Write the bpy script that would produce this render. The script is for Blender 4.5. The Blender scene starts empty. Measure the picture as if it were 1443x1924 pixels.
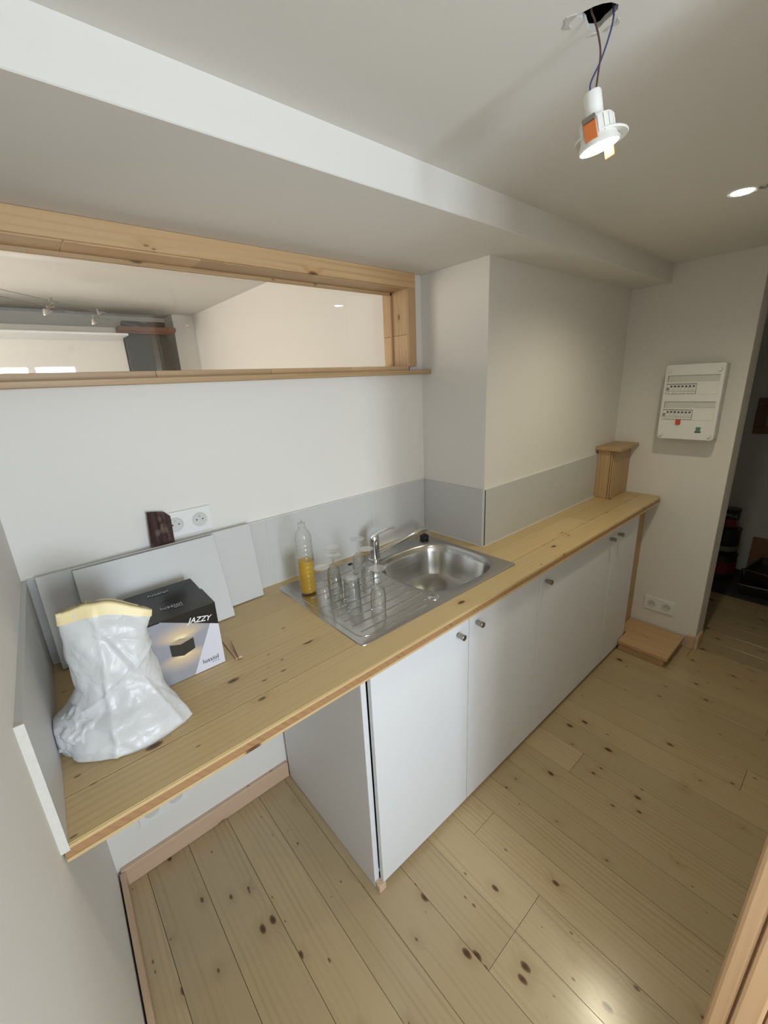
import bpy, bmesh, math, random
from math import sin, cos, pi, radians
from mathutils import Vector, Matrix, noise
random.seed(7)
SC = bpy.context.scene
COL = SC.collection

# ------------------------------------------------------------------ camera
FPX = 793.5566
cy_, sy_ = cos(-.7017), sin(-.7017); cp_, sp_ = cos(-.2993), sin(-.2993)
fw = Vector((-sy_*cp_, cy_*cp_, sp_)); rt = Vector((cy_, sy_, 0)); up = rt.cross(fw)
cr_, sr_ = cos(-.0481), sin(-.0481)
R2 = cr_*rt + sr_*up; U2 = -sr_*rt + cr_*up
cam_d = bpy.data.cameras.new('camera'); cam = bpy.data.objects.new('camera', cam_d); COL.objects.link(cam)
CAM = Vector((.0759, -1.4018, 1.6136))
M = Matrix((R2, U2, -fw)).transposed().to_4x4(); M.translation = CAM
cam.matrix_world = M
cam_d.sensor_fit = 'VERTICAL'; cam_d.sensor_height = 36; cam_d.sensor_width = 27
cam_d.lens = FPX/1924*36; cam_d.clip_start = .005; cam_d.clip_end = 60
SC.camera = cam

# ------------------------------------------------------------------ world, light, exposure
SC.view_settings.view_transform = 'Standard'; SC.view_settings.look = 'None'
SC.view_settings.gamma = 1; SC.view_settings.exposure = 0.0; SC.view_settings.use_curve_mapping = False
w = bpy.data.worlds.new('world'); SC.world = w; w.use_nodes = True
wn = w.node_tree.nodes; bgn = wn['Background']
bgn.inputs[0].default_value = (.72, .80, .85, 1); bgn.inputs[1].default_value = .9

def area(name, loc, aim, sx, sy, power, col, spread=180):
    d = bpy.data.lights.new(name, 'AREA'); d.shape = 'RECTANGLE'; d.size = sx; d.size_y = sy
    d.energy = power; d.color = col; d.spread = radians(spread)
    o = bpy.data.objects.new(name, d); COL.objects.link(o); o.location = loc
    o.rotation_euler = (Vector(aim)-Vector(loc)).to_track_quat('-Z', 'Y').to_euler()
    return o
# daylight through the small window of the room behind the camera
# (brighter sky on the window's right side, hazier light through the trees on its left)
area('daylight_rear_window', (.45, -2.97, 1.40), (.45, 0, 1.25), .26, .9, 26, (.74, .87, 1.0))
area('daylight_rear_window_trees', (.14, -2.97, 1.40), (.14, 0, 1.30), .26, .9, 15, (.90, .95, 1.0))
# unseen fill lights added to brighten the rear room and the room behind the glass
area('fill_rear_room', (1.90, -2.3, 1.3), (.2, -2.0, 1.5), 1.0, 1.2, 4.5, (1.0, .95, .88))
area('fill_next_room', (-1.35, 1.7, 1.35), (1.5, 1.3, 1.7), 1.5, 1.5, 50, (1.0, .90, .80))

def spot_lamp(name, loc, aim, power, col, size=150, blend=.8, r=.025):
    d = bpy.data.lights.new(name, 'SPOT'); d.energy = power; d.color = col; d.spot_size = radians(size)
    d.spot_blend = blend; d.shadow_soft_size = r
    o = bpy.data.objects.new(name, d); COL.objects.link(o); o.location = loc
    o.rotation_euler = (Vector(aim)-Vector(loc)).to_track_quat('-Z', 'Y').to_euler()
    return o

# ------------------------------------------------------------------ materials
def mat(name, col=(.8, .8, .8), rough=.5, metal=0, **kw):
    m = bpy.data.materials.new(name); m.use_nodes = True
    b = m.node_tree.nodes['Principled BSDF']
    b.inputs['Base Color'].default_value = (*col, 1); b.inputs['Roughness'].default_value = rough
    b.inputs['Metallic'].default_value = metal
    for k, v in kw.items():
        b.inputs[k.replace('_', ' ')].default_value = v
    return m
class N:
    def __init__(s, m): s.t = m.node_tree; s.b = s.t.nodes.get('Principled BSDF')
    def new(s, ty, **kw):
        n = s.t.nodes.new(ty)
        for k, v in kw.items(): setattr(n, k, v)
        return n
    def link(s, a, b): s.t.links.new(a, b)
    def math(s, op, a, b=None, c=None, clamp=False):
        n = s.new('ShaderNodeMath', operation=op); n.use_clamp = clamp
        for i, v in enumerate((a, b, c)):
            if v is None: continue
            if isinstance(v, (int, float)): n.inputs[i].default_value = v
            else: s.link(v, n.inputs[i])
        return n.outputs[0]
    def mix(s, f, a, b, blend='MIX'):
        n = s.new('ShaderNodeMix', data_type='RGBA', blend_type=blend)
        for i, v in ((0, f), (6, a), (7, b)):
            if isinstance(v, (int, float)): n.inputs[i].default_value = v
            elif isinstance(v, tuple): n.inputs[i].default_value = (*v, 1)
            else: s.link(v, n.inputs[i])
        return n.outputs[2]
    def noise(s, vec, scale, detail=2, rough=.5, dist=0):
        n = s.new('ShaderNodeTexNoise'); n.inputs['Scale'].default_value = scale
        n.inputs['Detail'].default_value = detail; n.inputs['Roughness'].default_value = rough
        n.inputs['Distortion'].default_value = dist
        if vec is not None: s.link(vec, n.inputs['Vector'])
        return n.outputs['Fac']
    def bump(s, h, strength, dist):
        n = s.new('ShaderNodeBump'); n.inputs['Strength'].default_value = strength
        n.inputs['Distance'].default_value = dist; s.link(h, n.inputs['Height'])
        s.link(n.outputs[0], s.b.inputs['Normal'])
    def comb(s, x, y, z):
        n = s.new('ShaderNodeCombineXYZ')
        for i, v in enumerate((x, y, z)):
            if isinstance(v, (int, float)): n.inputs[i].default_value = v
            else: s.link(v, n.inputs[i])
        return n.outputs[0]

def speckled(name, col, rough, amount=.03, scale=90, bump=.1, dist=.0006, big=.02):
    m = mat(name, col, rough); n = N(m)
    tc = n.new('ShaderNodeNewGeometry').outputs['Position']
    f = n.noise(tc, scale, 3); g = n.noise(tc, 2.2, 2)
    lo = tuple(c*(1-amount) for c in col); hi = tuple(min(1, c*(1+amount)) for c in col)
    c1 = n.mix(f, lo, hi)
    g2 = n.math('MULTIPLY', g, big*2)
    c2 = n.mix(g2, c1, tuple(c*.8 for c in col))
    n.link(c2, n.b.inputs['Base Color']); n.bump(f, bump, dist)
    return m

def pine(name, grain, base, late, knotc, rough=.35, knots=.5, contrast=.5, kscale=(4.2, 8.5), tr=.16):
    """knotty softwood; grain = index of the axis the fibres run along"""
    m = mat(name, base, rough); n = N(m)
    tc = n.new('ShaderNodeTexCoord').outputs['Object']
    sp = n.new('ShaderNodeSeparateXYZ'); n.link(tc, sp.inputs[0])
    ax = [sp.outputs[i] for i in range(3)]
    L = ax[grain]; oth = [ax[i] for i in range(3) if i != grain]
    rnd = n.new('ShaderNodeObjectInfo').outputs['Random']
    L = n.math('ADD', L, n.math('MULTIPLY', rnd, 41.3))
    W = n.math('ADD', n.math('ADD', oth[0], n.math('MULTIPLY', oth[1], .93)), n.math('MULTIPLY', rnd, 17.7))
    # knots
    kv = n.comb(n.math('MULTIPLY', L, kscale[0]), n.math('MULTIPLY', W, kscale[1]), 0)
    vo = n.new('ShaderNodeTexVoronoi', voronoi_dimensions='2D'); vo.inputs['Scale'].default_value = 1
    n.link(kv, vo.inputs['Vector'])
    wob = n.noise(n.comb(L, W, 0), 60, 2)
    d = n.math('ADD', vo.outputs['Distance'], n.math('MULTIPLY', n.math('SUBTRACT', wob, .5), .035))
    cs = n.new('ShaderNodeSeparateColor'); n.link(vo.outputs['Color'], cs.inputs[0])
    mr = n.new('ShaderNodeMapRange'); n.link(cs.outputs[0], mr.inputs['Value'])
    mr.inputs['From Min'].default_value = 1-knots; mr.inputs['From Max'].default_value = 1
    mr.inputs['To Min'].default_value = -.01; mr.inputs['To Max'].default_value = .085
    rad = mr.outputs[0]
    kn = n.new('ShaderNodeMapRange'); kn.interpolation_type = 'SMOOTHSTEP'
    n.link(n.math('SUBTRACT', rad, d), kn.inputs['Value'])
    kn.inputs['From Min'].default_value = -.02; kn.inputs['From Max'].default_value = .018
    core = n.new('ShaderNodeMapRange'); n.link(n.math('SUBTRACT', rad, d), core.inputs['Value'])
    core.inputs['From Min'].default_value = .0; core.inputs['From Max'].default_value = .05
    halo = n.new('ShaderNodeMapRange'); halo.interpolation_type = 'SMOOTHSTEP'
    n.link(n.math('SUBTRACT', d, rad), halo.inputs['Value'])
    halo.inputs['From Min'].default_value = .22; halo.inputs['From Max'].default_value = 0
    gate = n.math('GREATER_THAN', rad, .003)
    H = n.math('MULTIPLY', halo.outputs[0], gate)
    v2 = n.new('ShaderNodeTexVoronoi', voronoi_dimensions='2D'); v2.inputs['Scale'].default_value = 1
    n.link(n.comb(n.math('MULTIPLY', L, 9.5), n.math('MULTIPLY', W, 21), 3), v2.inputs['Vector'])
    c2s = n.new('ShaderNodeSeparateColor'); n.link(v2.outputs['Color'], c2s.inputs[0])
    r2 = n.new('ShaderNodeMapRange'); n.link(c2s.outputs[1], r2.inputs['Value'])
    r2.inputs['From Min'].default_value = 1-knots*.42; r2.inputs['From Max'].default_value = 1
    r2.inputs['To Min'].default_value = -.02; r2.inputs['To Max'].default_value = .075
    pin = n.new('ShaderNodeMapRange'); n.link(n.math('SUBTRACT', r2.outputs[0], n.math('ADD', v2.outputs['Distance'], n.math('MULTIPLY', n.math('SUBTRACT', wob, .5), .05))), pin.inputs['Value'])
    pin.inputs['From Min'].default_value = -.015; pin.inputs['From Max'].default_value = .02
    # grain
    warp = n.noise(n.comb(n.math('MULTIPLY', L, 1.1), n.math('MULTIPLY', W, 5), 0), 1, 2)
    Wd = n.math('ADD', n.math('ADD', W, n.math('MULTIPLY', warp, .05)), n.math('MULTIPLY', H, .016))
    fine = n.noise(n.comb(n.math('MULTIPLY', L, 2.0), n.math('MULTIPLY', Wd, 130), 0), 1, 3, .6)
    rings = n.math('ADD', n.math('MULTIPLY', n.math('SINE', n.math('MULTIPLY', Wd, 330)), .5), .5)
    rings = n.math('POWER', rings, 3)
    broad = n.noise(n.comb(n.math('MULTIPLY', L, .9), n.math('MULTIPLY', Wd, 14), 0), 1, 2)
    br = n.new('ShaderNodeMapRange'); n.link(broad, br.inputs['Value'])
    br.inputs['From Min'].default_value = .42; br.inputs['From Max'].default_value = .68
    g = n.math('ADD', n.math('MULTIPLY', fine, .45), n.math('MULTIPLY', n.math('MULTIPLY', rings, br.outputs[0]), .9))
    g = n.math('MULTIPLY', g, contrast, clamp=True)
    c = n.mix(g, base, late)
    c = n.mix(n.math('MULTIPLY', H, .35), c, late)
    c = n.mix(n.math('MULTIPLY', n.math('MULTIPLY', kn.outputs[0], gate), .85), c, knotc)
    c = n.mix(n.math('MULTIPLY', n.math('MULTIPLY', core.outputs[0], gate), .7), c, tuple(x*.35 for x in knotc))
    c = n.mix(n.math('MULTIPLY', pin.outputs[0], .8), c, knotc)
    tint = n.math('ADD', .98-tr/2, n.math('MULTIPLY', rnd, tr))
    c = n.mix(1.0, c, n.comb(tint, tint, n.math('MULTIPLY', tint, .99)), 'MULTIPLY')
    n.link(c, n.b.inputs['Base Color'])
    n.link(n.math('ADD', rough-.05, n.math('MULTIPLY', fine, .12)), n.b.inputs['Roughness'])
    n.bump(n.math('SUBTRACT', fine, n.math('MULTIPLY', kn.outputs[0], .3)), .10, .0006)
    return m

PAINT = speckled('white_wall_paint', (.78, .757, .715), .75, .015, 160, .12, .0008)
CEIL = speckled('white_ceiling_paint', (.74, .718, .675), .8, .015, 160, .12, .0008)
TILE = speckled('pale_grey_tile', (.575, .575, .565), .42, .05, 240, .08, .0004, .06)
GROUT = speckled('pale_grout', (.72, .71, .68), .9, .04, 200)
TILE_EDGE = speckled('raw_tile_edge', (.62, .60, .56), .9, .08, 220, .3, .001)
PLASTER_CORE = speckled('broken_plaster', (.55, .53, .50), .95, .1, 120, .5, .002)
MELA = mat('white_melamine', (.73, .745, .77), .34)
MELA_IN = mat('white_melamine_carcass', (.72, .725, .74), .45)
KNOBM = mat('brushed_grey_metal', (.36, .34, .31), .34, 1)
FLOORW = pine('varnished_pine_floor', 1, (.47, .365, .215), (.33, .225, .115), (.13, .06, .025), .20, .62, .55, (5.2, 9.5))
TOPW = pine('varnished_pine_worktop', 0, (.60, .45, .235), (.46, .30, .125), (.16, .07, .025), .34, .62, .5, (4.6, 10))
TOPCORE = pine('worktop_core_layer', 1, (.42, .235, .11), (.27, .14, .06), (.2, .1, .05), .6, .2, .8)
FRAMEW_X = pine('pine_frame_lengthwise', 0, (.56, .38, .205), (.43, .255, .115), (.22, .10, .04), .45, .30, .8, (4.2, 11), .34)
FRAMEW_Z = pine('pine_frame_upright', 2, (.56, .38, .205), (.43, .255, .115), (.22, .10, .04), .45, .30, .8, (4.2, 11), .34)
JAMBW = pine('pine_door_jamb', 2, (.64, .42, .24), (.52, .30, .14), (.30, .12, .04), .5, .25, .5)
SKIRT_X = pine('pine_skirting_x', 0, (.62, .45, .32), (.52, .34, .21), (.30, .15, .09), .45, .35, .5)
SKIRT_Y = pine('pine_skirting_y', 1, (.60, .43, .29), (.50, .32, .19), (.30, .15, .09), .45, .3, .5)
STEPW = pine('pine_step_wood', 1, (.60, .39, .21), (.44, .25, .11), (.26, .13, .05), .45, .3, .9)
DARKGAP = mat('dark_gap', (.035, .025, .018), .9)
BLACK = mat('black_void', (.01, .01, .01), 1)
PLASTIC = mat('white_socket_plastic', (.80, .80, .79), .28)
PLASTIC_G = mat('grey_white_plastic', (.62, .62, .60), .35)
HOLE = mat('socket_hole', (.02, .02, .02), .8)
BRASS = mat('earth_pin_metal', (.45, .42, .36), .3, 1)
LINE = mat('grey_print', (.28, .28, .27), .6)
CHROME = mat('chrome', (.72, .73, .74), .08, 1)
RUBBER = mat('black_rubber', (.012, .012, .012), .45)
LAMPW = mat('white_lamp_plastic', (.80, .79, .74), .4)
ORANGE = mat('orange_clip', (.62, .17, .04), .5)
BLUEW = mat('blue_wire', (.05, .06, .16), .4)
BROWNW = mat('brown_wire', (.07, .035, .025), .4)
REDT = mat('red_tag', (.62, .08, .03), .5)
GREEN = mat('green_sticker', (.10, .24, .17), .5)
GREEND = mat('dark_green_sticker', (.02, .10, .06), .5)
DARKP = mat('dark_anthracite_panel', (.035, .034, .032), .35)
BEAM = pine('dark_stained_beam', 0, (.20, .085, .05), (.12, .05, .03), (.05, .02, .01), .5, .2, .6)
GREYC = mat('grey_blue_room_paint', (.62, .62, .63), .8)

def steel():
    m = mat('brushed_stainless_steel', (.53, .52, .50), .26, 1); n = N(m)
    tc = n.new('ShaderNodeTexCoord').outputs['Object']
    mp = n.new('ShaderNodeMapping'); mp.inputs['Scale'].default_value = (3, 500, 60); n.link(tc, mp.inputs[0])
    f = n.noise(mp.outputs[0], 1, 2)
    n.link(n.math('ADD', .17, n.math('MULTIPLY', f, .14)), n.b.inputs['Roughness'])
    n.bump(f, .04, .0004)
    return m
STEEL = steel()

def thin_clear(name, tint, refl=1.0, haze=0.0, ior=1.45, pw_=4.5):
    """clear wall: lets light pass, Fresnel reflection on top, a little haze"""
    m = bpy.data.materials.new(name); m.use_nodes = True; t = m.node_tree
    for q in list(t.nodes): t.nodes.remove(q)
    o = t.nodes.new('ShaderNodeOutputMaterial'); tr = t.nodes.new('ShaderNodeBsdfTransparent')
    tr.inputs[0].default_value = (*tint, 1)
    gl = t.nodes.new('ShaderNodeBsdfGlossy'); gl.inputs['Roughness'].default_value = .02
    fr = t.nodes.new('ShaderNodeLayerWeight'); fr.inputs[0].default_value = .5
    pw = t.nodes.new('ShaderNodeMath'); pw.operation = 'POWER'; pw.inputs[1].default_value = pw_
    t.links.new(fr.outputs['Facing'], pw.inputs[0])
    ml = t.nodes.new('ShaderNodeMath'); ml.operation = 'MULTIPLY_ADD'; ml.use_clamp = True
    ml.inputs[1].default_value = 1.0*refl; ml.inputs[2].default_value = .04*refl
    t.links.new(pw.outputs[0], ml.inputs[0])
    df = t.nodes.new('ShaderNodeBsdfDiffuse'); df.inputs[0].default_value = (.85, .85, .83, 1)
    m1 = t.nodes.new('ShaderNodeMixShader'); m1.inputs[0].default_value = haze
    t.links.new(tr.outputs[0], m1.inputs[1]); t.links.new(df.outputs[0], m1.inputs[2])
    m2 = t.nodes.new('ShaderNodeMixShader'); t.links.new(ml.outputs[0], m2.inputs[0])
    t.links.new(m1.outputs[0], m2.inputs[1]); t.links.new(gl.outputs[0], m2.inputs[2])
    t.links.new(m2.outputs[0], o.inputs[0])
    return m
PANE = thin_clear('window_glass', (.97, .98, .97), 1.3, .0, 1.5)
CLEARP = thin_clear('clear_plastic', (.975, .975, .965), 1.1, .025, 1.5, 2.4)
TUMBLER = thin_clear('thick_tumbler_glass', (.90, .91, .90), 1.2, .03, 1.52, 2.2)
BOTTLE = thin_clear('clear_bottle_plastic', (.97, .975, .96), 1.1, .03, 1.45, 2.6)
LIQUID = mat('yellow_liquid', (.80, .50, .005), .08, 0, Transmission_Weight=.45, IOR=1.33)
LABEL_T = mat('small_clear_label', (.30, .28, .25), .5)

def emit(name, col, s):
    m = mat(name, col, .5); b = m.node_tree.nodes['Principled BSDF']
    b.inputs['Emission Color'].default_value = (*col, 1); b.inputs['Emission Strength'].default_value = s
    return m
GLOW = emit('lit_led_face', (1, .98, .93), 30)

# ------------------------------------------------------------------ mesh helpers
def link(name, bm, m, parent=None, smooth=False, loc=None):
    me = bpy.data.meshes.new(name); bmesh.ops.recalc_face_normals(bm, faces=bm.faces[:])
    bm.to_mesh(me); bm.free()
    for mm in (m if isinstance(m, (list, tuple)) else [m]): me.materials.append(mm)
    if smooth:
        for p in me.polygons: p.use_smooth = True
        if smooth != 'all':
            me.set_sharp_from_angle(angle=radians(35))
    o = bpy.data.objects.new(name, me); COL.objects.link(o)
    if parent: o.parent = parent
    if loc: o.location = loc
    return o
def B(x0, x1, y0, y1, z0, z1, bev=0, bm=None, seg=1):
    own = bmesh.new()
    bmesh.ops.create_cube(own, size=1)
    for v in own.verts:
        v.co = Vector((x0 + (v.co.x+.5)*(x1-x0), y0 + (v.co.y+.5)*(y1-y0), z0 + (v.co.z+.5)*(z1-z0)))
    if bev: bmesh.ops.bevel(own, geom=own.edges[:], offset=bev, segments=seg, affect='EDGES', profile=.6)
    if bm is None: return own
    return merge(bm, own)
def merge(bm, own, mi=0):
    me = bpy.data.meshes.new('tmp'); own.to_mesh(me); own.free()
    n0 = len(bm.faces); bm.from_mesh(me); bpy.data.meshes.remove(me)
    bm.faces.ensure_lookup_table()
    if mi:
        for f in bm.faces[n0:]: f.material_index = mi
    return bm
def lathe(prof, n=32, bm=None, close=False):
    own = bmesh.new(); rings = []
    for r, z in prof:
        if r < 1e-6: rings.append([own.verts.new((0, 0, z))])
        else: rings.append([own.verts.new((r*cos(2*pi*i/n), r*sin(2*pi*i/n), z)) for i in range(n)])
    prs = list(zip(rings, rings[1:])) + ([(rings[-1], rings[0])] if close else [])
    for a, b in prs:
        for i in range(n):
            j = (i+1) % n
            q = [a[i % len(a)], a[j % len(a)], b[j % len(b)], b[i % len(b)]]
            u = []
            for v in q:
                if v not in u: u.append(v)
            if len(u) >= 3:
                try: own.faces.new(u)
                except ValueError: pass
    if bm is None: return own
    return merge(bm, own)
def tube(pts, r, n=10, bm=None, cap=True):
    own = bmesh.new(); P = [Vector(p) for p in pts]; rings = []
    rr = r if isinstance(r, (list, tuple)) else [r]*len(P)
    t0 = (P[1]-P[0]).normalized(); a = t0.orthogonal().normalized()
    for i, p in enumerate(P):
        t = (P[min(i+1, len(P)-1)]-P[max(i-1, 0)]).normalized()
        a = (a - t*a.dot(t)).normalized(); b = t.cross(a)
        rings.append([own.verts.new(p + rr[i]*(cos(2*pi*k/n)*a + sin(2*pi*k/n)*b)) for k in range(n)])
    for A_, B_ in zip(rings, rings[1:]):
        for k in range(n): own.faces.new((A_[k], A_[(k+1) % n], B_[(k+1) % n], B_[k]))
    if cap: own.faces.new(rings[0]); own.faces.new(rings[-1][::-1])
    if bm is None: return own
    return merge(bm, own)
def smoothpath(pts, k=8):
    P = [Vector(p) for p in pts]; out = []
    for i in range(len(P)-1):
        p0 = P[max(i-1, 0)]; p1 = P[i]; p2 = P[i+1]; p3 = P[min(i+2, len(P)-1)]
        for j in range(k):
            t = j/k
            out.append(.5*((2*p1)+(-p0+p2)*t+(2*p0-5*p1+4*p2-p3)*t*t+(-p0+3*p1-3*p2+p3)*t**3))
    out.append(P[-1]); return out
def prism(poly, z0, z1, bm=None):
    """extrude a plan polygon between two heights"""
    own = bmesh.new()
    a = [own.verts.new((x, y, z0)) for x, y in poly]; b = [own.verts.new((x, y, z1)) for x, y in poly]
    own.faces.new(a[::-1]); own.faces.new(b); n = len(a)
    for i in range(n): own.faces.new((a[i], a[(i+1) % n], b[(i+1) % n], b[i]))
    if bm is None: return own
    return merge(bm, own)
def xform(bm, mtx): bmesh.ops.transform(bm, matrix=mtx, verts=bm.verts[:]); return bm
def empty(name, label=None, cat=None, group=None, loc=(0, 0, 0), rot=(0, 0, 0)):
    o = bpy.data.objects.new(name, None); COL.objects.link(o); o.location = loc; o.rotation_euler = rot
    o.empty_display_size = .05
    return tag(o, label, cat, group)
def tag(o, label=None, cat=None, group=None, kind=None):
    if label: o['label'] = label
    if cat: o['category'] = cat
    if group: o['group'] = group
    if kind: o['kind'] = kind
    return o
def struct(name, bm, m, **k): return tag(link(name, bm, m, **k), kind='structure')
def textm(name, body, size, m, parent, loc, rot, ext=.0002, shear=0, align='LEFT', sx=1, bold=0):
    cu = bpy.data.curves.new(name, 'FONT'); cu.body = body; cu.size = size; cu.extrude = ext; cu.shear = shear
    cu.align_x = align; cu.offset = bold; cu.resolution_u = 3
    tmp = bpy.data.objects.new('tmp_text', cu); COL.objects.link(tmp)
    me = bpy.data.meshes.new_from_object(tmp.evaluated_get(bpy.context.evaluated_depsgraph_get()))
    bpy.data.objects.remove(tmp); bpy.data.curves.remove(cu)
    me.materials.clear(); me.materials.append(m)
    o = bpy.data.objects.new(name, me); COL.objects.link(o); o.location = loc; o.rotation_euler = rot
    o.scale = (sx, 1, 1)
    if parent: o.parent = parent
    return o

# ------------------------------------------------------------------ dimensions
H = .9; D = .654; E = 2.843; PX = 1.5254; P = .3524; S = .544; HS = 2.035; HC = 2.123; TH = .2553; LW = .0355
GY = .09; FY = -1.42
def lx(y): return LW*y

# ------------------------------------------------------------------ room shell
# floor slab and planks (fibres run towards the worktop wall)
bm = B(-1.6, 4.5, -3.2, 3.4, -.10, -.022)
floor = struct('floor', bm, DARKGAP)
edges = [-.20, -.065, .077, .216, .362, .495, .612, .745, .880, 1.020, 1.142, 1.262, 1.385, 1.52, 1.655, 1.79]
while edges[-1] < 4.35: edges.append(edges[-1]+.135)
js = {7: [-.973, -2.4], 8: [-.712, -2.2], 4: [-1.9], 6: [-2.05]}
js[8] = [-.973, -2.4]; js[9] = [-.712, -2.1]
for i in range(len(edges)-1):
    cuts = js.get(i) or ([-(.75+random.random()*.6)] if i % 3 == 1 and i > 11 else [-(1.75+random.random()*.7)])
    if i in (0, 1, 2, 3, 4, 5): cuts = [-(1.75+random.random()*.5)]
    ys = [0] + cuts + [-3.1]
    for a, b in zip(ys, ys[1:]):
        cx, cy = (edges[i]+edges[i+1])/2, (a+b)/2
        hw, hl = (edges[i+1]-edges[i])/2-.0006, abs(a-b)/2-.0006
        p = link('plank', B(-hw, hw, -hl, hl, -.021, 0, .0004), FLOORW, floor, loc=(cx, cy, 0))

# ceiling: sheet with a rough hole where a downlight was pulled out
hole = [(.851, -.985), (.853, -.995), (.856, -1.009), (.861, -1.019), (.869, -1.028), (.882, -1.033), (.89, -1.029),
        (.895, -1.017), (.899, -1.005), (.904, -.997), (.904, -.99), (.895, -.983), (.886, -.985), (.875, -.988), (.861, -.988)]
hc = Vector((.882, -1.002))
hole = [tuple(hc + (Vector(p)-hc)*1.0) for p in hole]
s2c = (1.935, -.985)
hole2 = [(s2c[0]+.030*cos(a*pi/10), s2c[1]+.030*sin(a*pi/10)) for a in range(20)]
bm = bmesh.new()
def loop(bm, pts, z):
    vs = [bm.verts.new((x, y, z)) for x, y in pts]
    return vs, [bm.edges.new((vs[i], vs[(i+1) % len(vs)])) for i in range(len(vs))]
outer = [(-.25, -S+.02), (4.4, -S+.02), (4.4, -1.56), (-.25, -1.56)]
for z in (HC, HC+.0085):
    es = []
    for pl in (outer, hole, hole2): es += loop(bm, pl, z)[1]
    bmesh.ops.triangle_fill(bm, use_beauty=True, use_dissolve=False, edges=es)
bm.verts.ensure_lookup_table()
no = len(outer)+len(hole)+len(hole2)
vs = bm.verts[:]
base = 0
for L_ in (len(outer), len(hole), len(hole2)):
    for i in range(L_):
        j = (i+1) % L_
        f = bm.faces.new((vs[base+i], vs[base+j], vs[no+base+j], vs[no+base+i]))
        if base: f.material_index = 1
    base += L_
ceiling = struct('ceiling', bm, [CEIL, PLASTER_CORE])
# dark cavity above the holes
bm = B(-.3, 4.45, -1.60, -S+.1, HC+.11, HC+.16); B(-.3, 4.45, -1.60, -1.56, HC+.0125, HC+.12, bm=bm)
link('ceiling_void', bm, BLACK, ceiling)
# torn paper rim of the hole
bm = bmesh.new()
for k, (a0, a1, w_) in enumerate(((1.95, 2.75, .014), (-.75, .15, .008), (.35, .8, .006))):
    pts_i, pts_o = [], []
    for t in range(9):
        a = a0+(a1-a0)*t/8
        rin = (.037 if k == 0 else .032) + .002*sin(9*a); ro = rin + w_*(sin(pi*t/8)**.6)*(.8+.3*sin(13*a+k))
        pts_i.append((hc.x+rin*cos(a), hc.y+rin*sin(a))); pts_o.append((hc.x+ro*cos(a), hc.y+ro*sin(a)))
    prism(pts_o+pts_i[::-1], HC-.0012, HC+.0002, bm)
link('torn_paper_rim', bm, PLASTER_CORE, ceiling)

# soffit box along the worktop wall
struct('trim_1', B(-.25, E+.02, -S, .12, HS, HC+.02, .002), CEIL)
# back wall, with the opening for the interior window
WX0, WX1, WZ0, WZ1 = .03, 1.43, 1.66, 1.978
bm = B(-.25, PX+.05, 0, .14, -.05, WZ0-.022)
B(-.25, WX0-.01, 0, .14, WZ0-.022, HS, bm=bm); B(WX1+.018, PX+.05, 0, .14, WZ0-.022, HS, bm=bm)
B(WX0-.01, WX1+.018, 0, .14, WZ1+.018, HS, bm=bm)
wall_back = struct('wall_back', bm, PAINT)
# boxed-out flue section: side face and front face
bm = B(PX, E+.02, -P, .14, -.05, HS+.002, .0015)
wall_chase = struct('wall_chase', bm, PAINT)
# left wall: runs from the corner past the camera
yl = -3.05
bm = prism([(lx(.14), .14), (lx(yl), yl), (lx(yl)-.15, yl), (lx(.14)-.15, .14)], -.05, 2.45)
wall_left = struct('wall_left', bm, PAINT)
# end wall with the fuse board, its free end leads to the dark room
bm = B(E, E+.165, -.93, .14, -.05, HC+.004, .002)
wall_right = struct('wall_right', bm, PAINT)
# wall beside the camera, right of the doorway
bm = B(.94, 4.4, FY-.13, FY-.03, -.05, HC+.004); B(-.3, .94, FY-.13, FY-.012, 2.06, HC+.3, bm=bm)
wall_front = struct('wall_front', bm, PAINT)
# dark room: far wall, side wall
struct('wall_hall', B(4.3, 4.42, -1.6, .1, -.05, 2.3), GREYC)
struct('wall_hall.001', B(E+.165, 4.35, -.50, -.38, -.05, 2.3), GREYC)
# rear room behind the camera (mirrored in the glass)
bm = B(-.35, -.02, -3.15, -3.0, -.05, 2.45); B(.62, 2.1, -3.15, -3.0, -.05, 2.45, bm=bm)
B(-.02, .62, -3.15, -3.0, -.05, .98, bm=bm); B(-.02, .62, -3.15, -3.0, 2.02, 2.45, bm=bm)
struct('wall_rear', bm, PAINT)
struct('wall_rear.001', B(2.0, 2.12, -3.1, -1.5, -.05, 2.45), PAINT)
struct('ceiling.001', B(-.4, 2.1, -3.1, FY-.10, 2.40, 2.48), CEIL)
w2 = tag(bpy.data.objects.new('window_2', None), kind='structure'); COL.objects.link(w2)
bm = B(-.02, .02, -3.12, -3.06, .98, 2.02); B(.58, .62, -3.12, -3.06, .98, 2.02, bm=bm)
B(-.02, .62, -3.12, -3.06, .98, 1.02, bm=bm); B(-.02, .62, -3.12, -3.06, 1.98, 2.02, bm=bm)
link('window_frame', bm, LAMPW, w2); link('pane', B(.02, .58, -3.10, -3.095, 1.02, 1.98), PANE, w2)

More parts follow.
